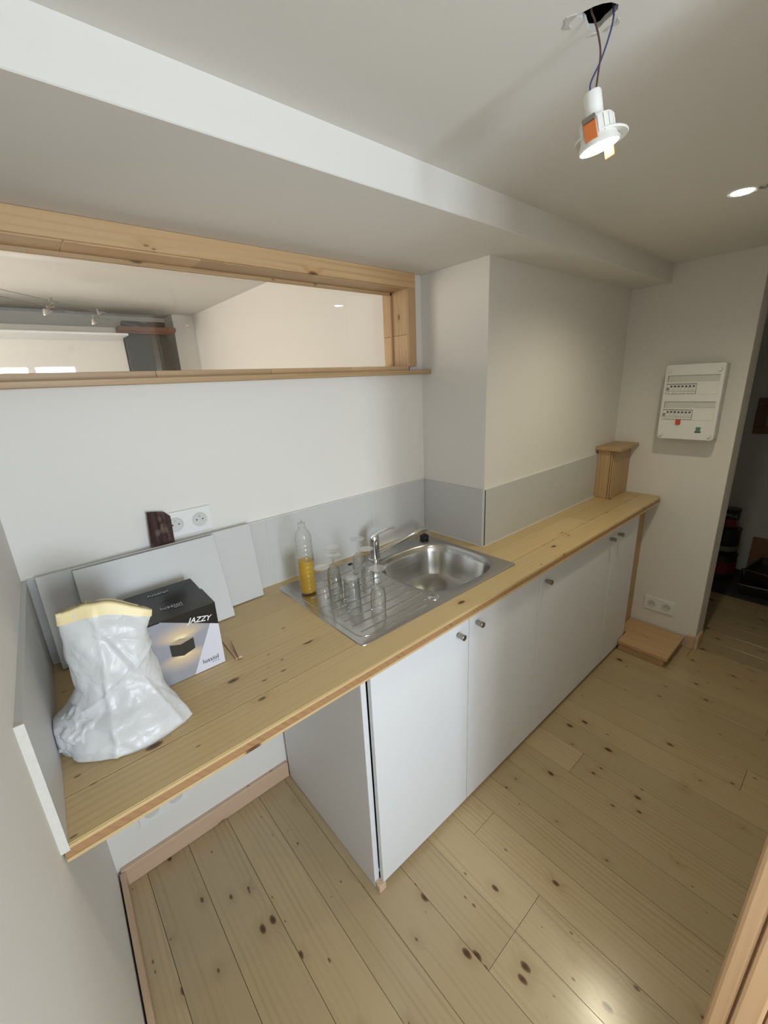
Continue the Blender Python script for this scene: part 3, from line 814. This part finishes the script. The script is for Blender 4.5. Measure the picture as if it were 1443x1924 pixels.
# brown scrap tucked behind the tiles
bm = bmesh.new(); g = {}
NX, NZ = 14, 26
for i in range(NX+1):
    for j in range(NZ+1):
        u, v = i/NX, j/NZ
        top = 1.272-.012*u-.014*max(0, u-.75)*4
        x = .293 + (.318-.293)*v + u*(.080-.018*v) 
        z = H+.02+(top-H-.02)*v
        fold = .0045*abs(((u-.45-.35*(1-v))*2.2))
        y = -.030 + .012*v - fold + .002*sin(17*u+9*v)*cos(11*v) + .0015*noise.noise(Vector((u*6, v*9, 3)))
        g[i, j] = bm.verts.new((x-.34, y+.03, z-H))
for i in range(NX):
    for j in range(NZ): bm.faces.new((g[i, j], g[i+1, j], g[i+1, j+1], g[i, j+1]))
r_ = bmesh.ops.solidify(bm, geom=bm.faces[:], thickness=.0016)
BROWN = mat('worn_brown_sheet', (.10, .05, .042), .55); n = N(BROWN)
tc = n.new('ShaderNodeTexCoord').outputs['Object']
f = n.noise(tc, 28, 4, .6); mr = n.new('ShaderNodeMapRange'); n.link(f, mr.inputs['Value'])
mr.inputs['From Min'].default_value = .52; mr.inputs['From Max'].default_value = .66
n.link(n.mix(mr.outputs[0], (.085, .036, .032), (.25, .17, .12)), n.b.inputs['Base Color']); n.bump(n.noise(tc, 120, 3), .4, .001)
o = link('brown_scrap', bm, BROWN, smooth=True, loc=(.34, -.0270, H+.002))
tag(o, 'creased dark brown worn sheet stuck up behind the loose tiles by the socket', 'scrap')

# ------------------------------------------------------------------ lamp carton
cb = empty('lamp_carton', 'black and white printed lamp carton beside the white bag', 'box', loc=(.2825, -.25, H+.0015))
BLKC = mat('black_gloss_card', (.012, .012, .013), .25); n = N(BLKC)
n.bump(n.noise(n.new('ShaderNodeTexCoord').outputs['Object'], 30, 2), .15, .003)
CARDG = mat('grey_card_side', (.33, .33, .35), .4); LAV = mat('pale_lavender_print', (.66, .66, .74), .35)
PRW = mat('white_print', (.85, .85, .85), .4); PRK = mat('black_print', (.02, .02, .03), .4); PRG = mat('grey_print_light', (.40, .40, .45), .4)
BEIGE = mat('beige_print', (.42, .33, .22), .4); LAMPD = mat('dark_lamp_print', (.028, .026, .020), .4)
PIC = mat('glow_picture_print', (.4, .4, .45), .35); n = N(PIC)
tc = n.new('ShaderNodeTexCoord').outputs['Object']; sp = n.new('ShaderNodeSeparateXYZ'); n.link(tc, sp.inputs[0])
# printed light cones above and below the pictured lamp (flat print): local x, z of the carton front
def cone(sgn, zc):
    dz = n.math('MULTIPLY', n.math('SUBTRACT', sp.outputs[2], zc), sgn)
    dx = n.math('ABSOLUTE', n.math('ADD', sp.outputs[0], .008))
    r2 = n.math('SQRT', n.math('ADD', n.math('MULTIPLY', dz, dz), n.math('MULTIPLY', n.math('MULTIPLY', dx, dx), .45)))
    fall = n.new('ShaderNodeMapRange'); fall.interpolation_type = 'SMOOTHSTEP'; n.link(r2, fall.inputs['Value'])
    fall.inputs['From Min'].default_value = .058; fall.inputs['From Max'].default_value = .0
    e = n.new('ShaderNodeMapRange'); n.link(n.math('SUBTRACT', n.math('MULTIPLY', dz, 1.0), n.math('MULTIPLY', dx, .28)), e.inputs['Value'])
    e.inputs['From Min'].default_value = -.012; e.inputs['From Max'].default_value = .004
    return n.math('MULTIPLY', fall.outputs[0], e.outputs[0])
gl = n.math('ADD', cone(1, .112), cone(-1, .078), clamp=True)
c = n.mix(gl, (.32, .32, .36), (.80, .60, .33)); 
hot = n.new('ShaderNodeMapRange'); n.link(gl, hot.inputs['Value']); hot.inputs['From Min'].default_value = .8; hot.inputs['From Max'].default_value = 1
n.link(n.mix(hot.outputs[0], c, (.95, .88, .55)), n.b.inputs['Base Color'])
bw, bd, bh = .0875, .100, .180
bm = B(-bw, bw, -bd, bd, 0, .0015)
B(-bw, -bw+.0015, -bd, bd, 0, bh, bm=bm); B(bw-.0015, bw, -bd, bd, 0, bh, bm=bm); B(-bw, bw, bd-.0015, bd, 0, bh, bm=bm)
link('carton_body', bm, [CARDG], cb)
link('front_panel', B(-bw, bw, -bd-.0003, -bd+.0015, 0, bh), PIC, cb)
# top flaps with a gap that opens between them
fz = bh
bm = prism([(-bw, -bd-.0006), (bw+.0004, -bd-.0006), (bw, -.002), (.02, -.004), (-.03, -.010), (-bw+.02, -.006), (-bw, -.003)], fz, fz+.0015)
for v in bm.verts:
    if v.co.y > -.02: v.co.z += .004
link('top_flap', bm, BLKC, cb)
bm = prism([(-bw, .006), (-.04, .001), (0, .010), (.03, .008), (bw, .010), (bw, bd), (-bw, bd)], fz+.0005, fz+.0020)
for v in bm.verts:
    if v.co.y < .02: v.co.z -= .003
link('top_flap', bm, BLKC, cb)
def face(pts, m_, name, lift):
    """flat print on the carton front: (x, z) in world metres"""
    own = bmesh.new()
    a = [own.verts.new((x-.2825, -bd-.0003-lift, z-H-.0015)) for x, z in pts]
    own.faces.new(a)
    r = bmesh.ops.extrude_face_region(own, geom=own.faces[:])
    for v in [q for q in r['geom'] if isinstance(q, bmesh.types.BMVert)]: v.co.y += lift-.00002
    return link(name, own, m_, cb)
face([(.2352, 1.0815), (.3700, 1.0815), (.3700, 1.020)], BLKC, 'black_corner_print', .0003)
face([(.1952, 1.0815), (.2352, 1.0815), (.2352, 1.0790), (.1952, 1.0790)], BLKC, 'black_edge_print', .0003)
face([(.349, 1.0298), (.3699, 1.0200), (.3699, .9018), (.290, .9018)], LAV, 'lavender_print', .0003)
face([(.246, 1.011), (.271, 1.0025), (.303, 1.009), (.303, .978), (.274, .969), (.246, .978)], LAMPD, 'printed_lamp', .0006)
face([(.246, 1.0115), (.271, 1.0195), (.303, 1.0095), (.271, 1.0028)], BEIGE, 'printed_lamp_top', .0006)
fr = (pi/2, 0, 0)
t = textm('printed_name', 'JAZZY', .0205, PRW, cb, (.297-.2825, -bd-.0012, 1.0515-H-.0015), (pi/2, radians(13), 0), .0002, .25, sx=.95, bold=.0003)
textm('printed_maker', 'lussiol', .0175, PRK, cb, (.3135-.2825, -bd-.0012, .9225-H-.0015), fr, .0002, 0, sx=.98)
textm('printed_lighting', 'lighting', .0068, PRG, cb, (.336-.2825, -bd-.0012, .916-H-.0015), fr, .0002, 0)
textm('printed_maker', 'lussiol', .021, PRG, cb, (.252-.2825, -.300+.25, bh+.0050), (radians(2.5), 0, radians(-3)), .0002, 0, sx=1.02)
textm('printed_maker', 'lussiol', .021, PRG, cb, (.247-.2825, -.192+.25, bh+.0026), (0, 0, radians(-3)), .0002, 0, sx=1.0)
textm('printed_lighting', 'lighting', .0075, PRG, cb, (.282-.2825, -.309+.25, bh+.0048), (radians(2.5), 0, radians(-3)), .0002, 0)

# two slivers of wood
for (a, b, w0, w1, lab) in (((.402, -.240), (.396, -.366), .006, .004, 'thin pale wood sliver lying right of the carton, its end against the box'),
                            ((.418, -.272), (.405, -.372), .001, .0105, 'pale wooden wedge lying across the sliver, pointed end away')):
    A_ = Vector((*a, 0)); B_ = Vector((*b, 0)); c = (A_+B_)/2; s = (B_-A_).normalized().cross(Z_)
    bm = prism([tuple((A_-c-s*w0/2).xy), tuple((B_-c-s*w1/2).xy), tuple((B_-c+s*w1/2).xy), tuple((A_-c+s*w0/2).xy)][::-1], 0, .0045)
    o = link('wood_sliver', bm, SKIRT_Y, loc=(c.x, c.y, H+.0006+(.0048 if w1 > .008 else 0)))
    tag(o, lab, 'wood')

# ------------------------------------------------------------------ white plastic bag
BAGM = bpy.data.materials.new('thin_white_polythene'); BAGM.use_nodes = True; t = BAGM.node_tree
b = t.nodes['Principled BSDF']; b.inputs['Base Color'].default_value = (.86, .87, .88, 1); b.inputs['Roughness'].default_value = .32
b.inputs['Specular IOR Level'].default_value = .6
n = N(BAGM)
tc = n.new('ShaderNodeTexCoord').outputs['Object']
v1 = n.new('ShaderNodeTexVoronoi', feature='DISTANCE_TO_EDGE'); v1.inputs['Scale'].default_value = 24; n.link(tc, v1.inputs['Vector'])
nz = n.noise(tc, 45, 3, .55, 1.2)
n.bump(n.math('ADD', n.math('MULTIPLY', nz, .6), n.math('MINIMUM', v1.outputs['Distance'], .25)), .5, .005)
tl = t.nodes.new('ShaderNodeBsdfTranslucent'); tl.inputs[0].default_value = (.9, .9, .9, 1)
mx = t.nodes.new('ShaderNodeMixShader'); mx.inputs[0].default_value = .30
om = t.nodes['Material Output']
t.links.new(b.outputs[0], mx.inputs[1]); t.links.new(tl.outputs[0], mx.inputs[2]); t.links.new(mx.outputs[0], om.inputs[0])
HEM = mat('pale_yellow_hem', (.85, .72, .40), .4)
# stations: height, left point, right point, half thickness, and how square the section is
ST = [(.000, (.006, -.385), (.240, -.490), .062), (.012, (.002, -.380), (.238, -.490), .076), (.035, (.000, -.372), (.226, -.480), .084),
      (.060, (.008, -.366), (.214, -.462), .080), (.085, (.040, -.368), (.206, -.448), .066), (.120, (.056, -.375), (.203, -.438), .056),
      (.160, (.052, -.378), (.200, -.430), .052), (.205, (.046, -.378), (.198, -.426), .044), (.245, (.050, -.380), (.206, -.424), .032),
      (.272, (.052, -.390), (.212, -.426), .012), (.292, (.056, -.392), (.214, -.428), .0045)]
def stat(z):
    for a, b_ in zip(ST, ST[1:]):
        if z <= b_[0]:
            t = (z-a[0])/(b_[0]-a[0]); t = t*t*(3-2*t)*.5+t*.5
            return (Vector(a[1]).lerp(Vector(b_[1]), t), Vector(a[2]).lerp(Vector(b_[2]), t), a[3]+(b_[3]-a[3])*t)
    return Vector(ST[-1][1]), Vector(ST[-1][2]), ST[-1][3]
NA, NZ = 176, 110
CREASE = [(1, 0, .38, .215, .010, .006), (1, 0, -.10, .088, .009, .008), 
          (-.6, 0, 1, .060, .008, .006), (.5, 0, 1, .300, .008, .005)]
peak = Vector((.125, -.43, .285))
def ridge(v): return 1-abs(2*(v-math.floor(v))-1)
bo = Vector((.11, -.41, 0))
def bagpt(i, j):
    a = 2*pi*i/NA; v = j/NZ
    z = .292*v**1.0
    Lp, Rp, th = stat(z)
    c = (Lp+Rp)/2; ex = (Rp-Lp)/2; ey = Vector((-ex.y, ex.x)).normalized()
    ca, sa = cos(a), sin(a)
    e = .85 + (.75*max(0, ca)*max(0, 1-z/.11) if ca > 0 else 0)
    px_ = abs(ca)**e*(1 if ca >= 0 else -1); py_ = abs(sa)**e*(1 if sa >= 0 else -1)
    # pointed flare of the film at the lower right, rounded lump at the lower left
    q = c + ex*px_ + ey*th*py_
    if z < .09: q += -ey*(.018*(1-z/.09)*max(0, -sa)*(1 if ca > -.6 else .4))
    p = Vector((q.x, q.y, z))
    # hem slopes down to the right
    hm = max(0, (z-.20)/.092); p.z += hm*(.004+.012*max(0, 1-abs(ca+.25)*1.3)-.040*max(0, ca)**1.3)
    n2 = (ex.normalized()*ca + ey*sa)
    # a few long creases from the peak and slanting crumples, no two alike
    off = 0
    for nx_, ny_, nz_, c0_, w_, amp_ in CREASE:
        s_ = (p.x*nx_ + p.y*ny_ + p.z*nz_ - c0_)/w_ + 1.3*noise.noise(p*9)
        off += amp_*math.exp(-abs(s_)*1.6)
    q1 = noise.voronoi(Vector((p.x*12+p.z*6, p.y*12, p.z*7)))[0]; q2 = noise.voronoi(Vector((p.x*30-p.z*14, p.y*30, p.z*20))+Vector((3, 7, 1)))[0]
    off += .016*(q1[1]-q1[0]-.3) + .0028*(q2[1]-q2[0]-.3) + .008*noise.noise(p*8+Vector((2, 5, 9)))
    off *= .12+.88*min(1, max(0, (1-v)*4-.15))
    off *= min(1, .35+z/.02)
    p.x += n2.x*off; p.y += n2.y*off
    p.x = max(p.x, lx(p.y)+.0125)
    p.z = max(p.z, .0012)
    return p
bm = bmesh.new(); G = {}
for j in range(NZ+1):
    for i in range(NA):
        p = bagpt(i, j); G[i, j] = bm.verts.new((p.x-bo.x, p.y-bo.y, p.z))
for j in range(NZ):
    for i in range(NA): bm.faces.new((G[i, j], G[(i+1) % NA, j], G[(i+1) % NA, j+1], G[i, j+1]))
bm.faces.new([G[i, 0] for i in range(NA)][::-1])
bg = empty('plastic_bag', 'crumpled white plastic bag with a yellow hem standing by the left wall', 'bag', loc=(bo.x, bo.y, H+.0005))
link('bag_film', bm, BAGM, bg, smooth='all')
# yellow hem: band following the mouth
bm = bmesh.new(); K = {}
for i in range(NA):
    p = bagpt(i, NZ); q = bagpt(i, NZ-9); c = Vector((.13, -.405, p.z))
    for k, t_ in enumerate((0, .25, .5, .75, 1.0)):
        m_ = q.lerp(p, t_); o2 = (m_-Vector((.13, -.405, m_.z))).normalized()*.0022
        K[i, k] = bm.verts.new((m_.x+o2.x-bo.x, m_.y+o2.y-bo.y, m_.z+(.002 if k == 4 else 0)))
    m_ = p.lerp(q, .5); K[i, 5] = bm.verts.new((m_.x-bo.x, m_.y-bo.y, m_.z))
for i in range(NA):
    for k in range(5): bm.faces.new((K[i, k], K[(i+1) % NA, k], K[(i+1) % NA, k+1], K[i, k+1]))
link('hem', bm, HEM, bg, smooth='all')
# crumpled film spilling at the foot of the bag on the left
bm = bmesh.new(); bmesh.ops.create_icosphere(bm, subdivisions=5, radius=1)
for v in bm.verts:
    c = v.co.copy(); n3 = noise.noise(c*2.3)*.22+(1-abs(noise.noise(c*4.1+Vector((3, 1, 0))))*2.4)*.12+(1-abs(noise.noise(c*8))*2)*.05
    c *= 1+n3
    v.co = Vector((c.x*.055, c.y*.062, max(.0012, .040+c.z*.046)))
    wx = v.co.x+.056; wy = v.co.y-.408
    v.co.x = max(v.co.x, lx(wy)+.0125-.056)
link('bag_foot', xform(bm, Matrix.Translation((.056-bo.x, -.408-bo.y, 0))), BAGM, bg, smooth='all')

# ------------------------------------------------------------------ hanging lamp and recessed spot
lc = Vector((.885, -1.003, 2.030))
hl = empty('hanging_spot_lamp', 'unfinished white spot lamp dangling by two wires from the ceiling hole', 'lamp', loc=lc)
dwn = (Vector((0, 0, -1)) + .26*Vector((.754, -.656, 0))).normalized()
RM = dwn.to_track_quat('Z', 'Y').to_matrix().to_4x4()     # local +Z points out of the lamp face
def LP(name, prof, m_, n_=32, sm=True, off=(0, 0, 0), par=hl): return link(name, xform(lathe(prof, n_), RM @ Matrix.Translation(off)), m_, par, smooth=sm)
LP('lamp_socket', [(0, 0), (.0118, 0), (.0133, .003), (.0128, .023), (.0118, .026), (0, .026)], LAMPW, off=(0, 0, -.004))
LP('lamp_neck', [(.0125, .018), (.0125, .030), (.020, .034), (.0235, .036)], LAMPW)
hb_ = LP('lamp_body', [(.0, .032), (.0235, .033), (.0245, .036), (.0250, .056), (.0285, .064), (.0305, .068), (.0310, .0705), (.0290, .0715), (.0270, .0690), (.0250, .0660), (0, .0655)], LAMPW)
bm = bmesh.new()
for k in range(18):
    a = 2*pi*k/18; merge(bm, xform(B(.0243, .0262, -.0009, .0009, .036, .060), Matrix.Rotation(a, 4, 'Z')))
link('cooling_fin', xform(bm, RM), LAMPW, hb_)
LP('lit_face', [(0, .0668), (.0235, .0668), (.0235, .0700), (0, .0702)], GLOW, par=hb_)
bm = lathe([(.0265, .044), (.0390, .046), (.0400, .048), (.0390, .0495), (.0265, .048)], 36, close=True)
link('mounting_ring', xform(bm, Matrix.Translation(R2*.021+fw*.012+Vector((0, 0, .000))) @ RM @ Matrix.Rotation(radians(10), 4, 'X')), LAMPW, hl, smooth=True)
bR = RM.to_3x3()
def clip(name, pos, sx, sz, m_, rz):
    b_ = B(-sx/2, sx/2, -.0012, .0012, 0, sz, .0008)
    return link(name, xform(b_, RM @ Matrix.Rotation(rz, 4, 'Z') @ Matrix.Translation(pos)), m_, hl)
# clip positions seen from the sink side: one at the near left, one at the far right below the rim
def azim(v): q = RM.to_3x3().inverted() @ v; return math.atan2(q.y, q.x)-pi/2
az = azim(-R2*.75-fw*.65)
clip('orange_clip', (0, .0275, .037), .019, .027, ORANGE, az)
link('spring', xform(tube([(-.009, .028, .036), (.009, .028, .036)], .0045, 10), RM @ Matrix.Rotation(az, 4, 'Z')), KNOBM, hl)
az2 = azim(R2*.85+fw*.55)
clip('orange_clip', (0, .0290, .066), .016, .019, ORANGE, az2)
# wires up into the hole
w2p = smoothpath([(-.007, -.002, -.004), (-.013, -.002, .010), (-.001, -.009, .038), (.002, -.018, .066), (.004, -.021, .086), (.004, -.019, .100), (.001, -.014, .150)], 6)
w1p = smoothpath([(.002, -.003, -.004), (-.001, -.007, .025), (-.005, -.010, .045), (-.010, -.008, .063), (-.018, -.003, .084), (-.022, .002, .100), (-.024, .004, .150)], 6)
link('wire', tube([p for p in w1p], .0014, 8), BROWNW, hl, smooth=True)
link('wire', tube([p for p in w2p], .0014, 8), BLUEW, hl, smooth=True)
face_c = lc + dwn*.078
spot_lamp('pendant_light', face_c, face_c+dwn, 6.5, (1, .92, .70), 150, .9)

rs = empty('recessed_spotlight', 'lit recessed ceiling spot near the right edge', 'lamp', loc=(*s2c, HC))
link('trim_ring', lathe([(.029, .004), (.029, -.003), (.0375, -.0045), (.040, -.001), (.040, -.0002), (.032, -.0002), (.031, .012), (.029, .012)], 36), LAMPW, rs, smooth=True)
link('lit_face', lathe([(0, -.005), (.0275, -.004), (.0285, .004), (0, .004)], 32), GLOW, rs)
link('spring_clip', xform(tube(smoothpath([(0, 0, 0), (.006, -.010, -.002), (.004, -.022, 0), (-.004, -.018, .001)], 4), .0022, 8), Matrix.Translation((.006, -.040, -.003))), KNOBM, rs)
spot_lamp('recessed_light', (*s2c, HC-.012), (*s2c, 0), 21, (1, .93, .68), 150, .9, .03)

# ------------------------------------------------------------------ things in the dark room
def can(x, y, z, r, h, m_body, m_lid, label, bands=()):
    c = empty('paint_can', label, 'can', 'paint cans stacked in the dark room', loc=(x, y, z))
    link('can_body', lathe([(0, 0), (r*.97, 0), (r, .004), (r, h-.006), (r*1.03, h-.004), (r*1.03, h), (r*.93, h), (r*.92, h-.005), (0, h-.005)], 32), m_body, c, smooth=True)
    link('can_lid', lathe([(0, h-.003), (r*.86, h-.003), (r*.88, h+.001), (r*.93, h+.001)], 32), m_lid, c, smooth=True)
    for z0, z1_, m_ in bands: link('can_band', lathe([(r+.0008, z0), (r+.0008, z1_)], 32), m_, c, smooth=True)
    return c
CANB = mat('black_can', (.015, .015, .017), .4); CANG = mat('grey_can_label', (.20, .19, .18), .5); CANR = mat('red_can_label', (.20, .015, .02), .5)
MATM = speckled('dark_floor_mat', (.035, .036, .040), .85, .2, 90, .5, .003)
LIDG = mat('grey_can_lid', (.22, .21, .18), .4, .6)
o = link('floor_mat', B(3.74, 4.295, -1.40, -.52, .001, .012, .003), MATM); tag(o, 'dark grey mat on the floor of the unlit room', 'mat')
k1 = can(4.06, -.78, .0125, .098, .20, CANB, LIDG, 'large black can at the bottom of the stack', [(.05, .15, CANR)])
k2 = can(4.06, -.78, .215, .092, .205, CANB, LIDG, 'black can with a pale strip, middle of the stack', [(.035, .075, CANG)])
k3 = can(4.055, -.785, .422, .062, .150, CANB, LIDG, 'small can with a red patch on top of the stack', [(.02, .075, CANG)])
bm = lathe([(.0635, .018), (.0635, .078)], 32)
for f in [f for f in bm.faces if not (pi-.9 < math.atan2(f.calc_center_median().y, f.calc_center_median().x) % (2*pi) < pi+.9)]: bm.faces.remove(f)
link('red_patch', bm, CANR, k3)
textm('can_lettering', 'COMUS', .034, PRG, k3, (-.064, .052, .098), (pi/2, 0, -pi/2), .0003, 0, sx=.9)
# paint trays with wire handles
def tray(x, y, z, rz, label):
    r = empty('paint_tray', label, 'tray', 'black paint trays on the dark mat', loc=(x, y, z), rot=(0, 0, rz))
    bm = bmesh.new()
    P0 = [(-.16, -.12), (.16, -.12), (.16, .12), (-.16, .12)]
    def rg(s, z_, slope): return [bm.verts.new((px*s, py*s, z_+slope*(px+.16))) for px, py in P0]
    A_ = rg(1, .09, 0); B0 = rg(.94, .088, 0); C0_ = rg(.84, .006, .12); Do = rg(.90, 0, .11)
    for a, b_ in ((A_, B0), (B0, C0_), (A_, Do)):
        for i in range(4): bm.faces.new((a[i], a[(i+1) % 4], b_[(i+1) % 4], b_[i]))
    bm.faces.new(C0_); bm.faces.new(Do)
    link('tray_body', bm, CANB, r)
    link('wire_handle', tube(smoothpath([(-.16, -.125, .085), (-.21, -.10, .10), (-.21, .10, .10), (-.16, .125, .085)], 5), .003, 6), CHROME, r, smooth=True)
tray(3.96, -1.05, .0125, .12, 'large black paint tray with a wire handle on the mat')
tray(4.00, -1.10, .105, -.15, 'second black paint tray resting on the larger one')
WOODB = pine('raw_board_brown', 1, (.30, .15, .08), (.2, .09, .05), (.1, .05, .02), .6, .2, .7)
o = link('wooden_board', B(-.012, .012, -.14, .14, 0, .30, .002), WOODB, loc=(4.255, -1.06, .0125)); o.rotation_euler = (0, radians(6), 0)
tag(o, 'brown wooden board leaning on the dark room wall behind the trays', 'board')
WB = mat('white_canister', (.5, .5, .5), .5)
o = link('white_canister', lathe([(0, 0), (.05, 0), (.052, .01), (.052, .16), (.03, .185), (.02, .19), (.02, .21), (0, .21)], 28), WB, smooth=True, loc=(3.86, -1.265, .0125))
tag(o, 'pale round canister at the right edge of the dark mat', 'canister')
pf = empty('picture_frame', 'dark brown wooden picture frame on the dark room wall', 'picture', loc=(4.3, -.98, 1.24))
bm = B(-.022, -.002, -.20, .20, .075, .130, .003); B(-.022, -.002, -.20, .20, -.130, -.075, .003, bm=bm)
B(-.022, -.002, .135, .20, -.075, .075, .003, bm=bm); B(-.022, -.002, -.20, -.135, -.075, .075, .003, bm=bm)
link('frame_moulding', bm, BEAM, pf)
PICM = speckled('faded_landscape_print', (.30, .30, .24), .6, .4, 14, 0, .0001, .4)
link('picture_sheet', B(-.010, -.003, -.136, .136, -.076, .076), PICM, pf)
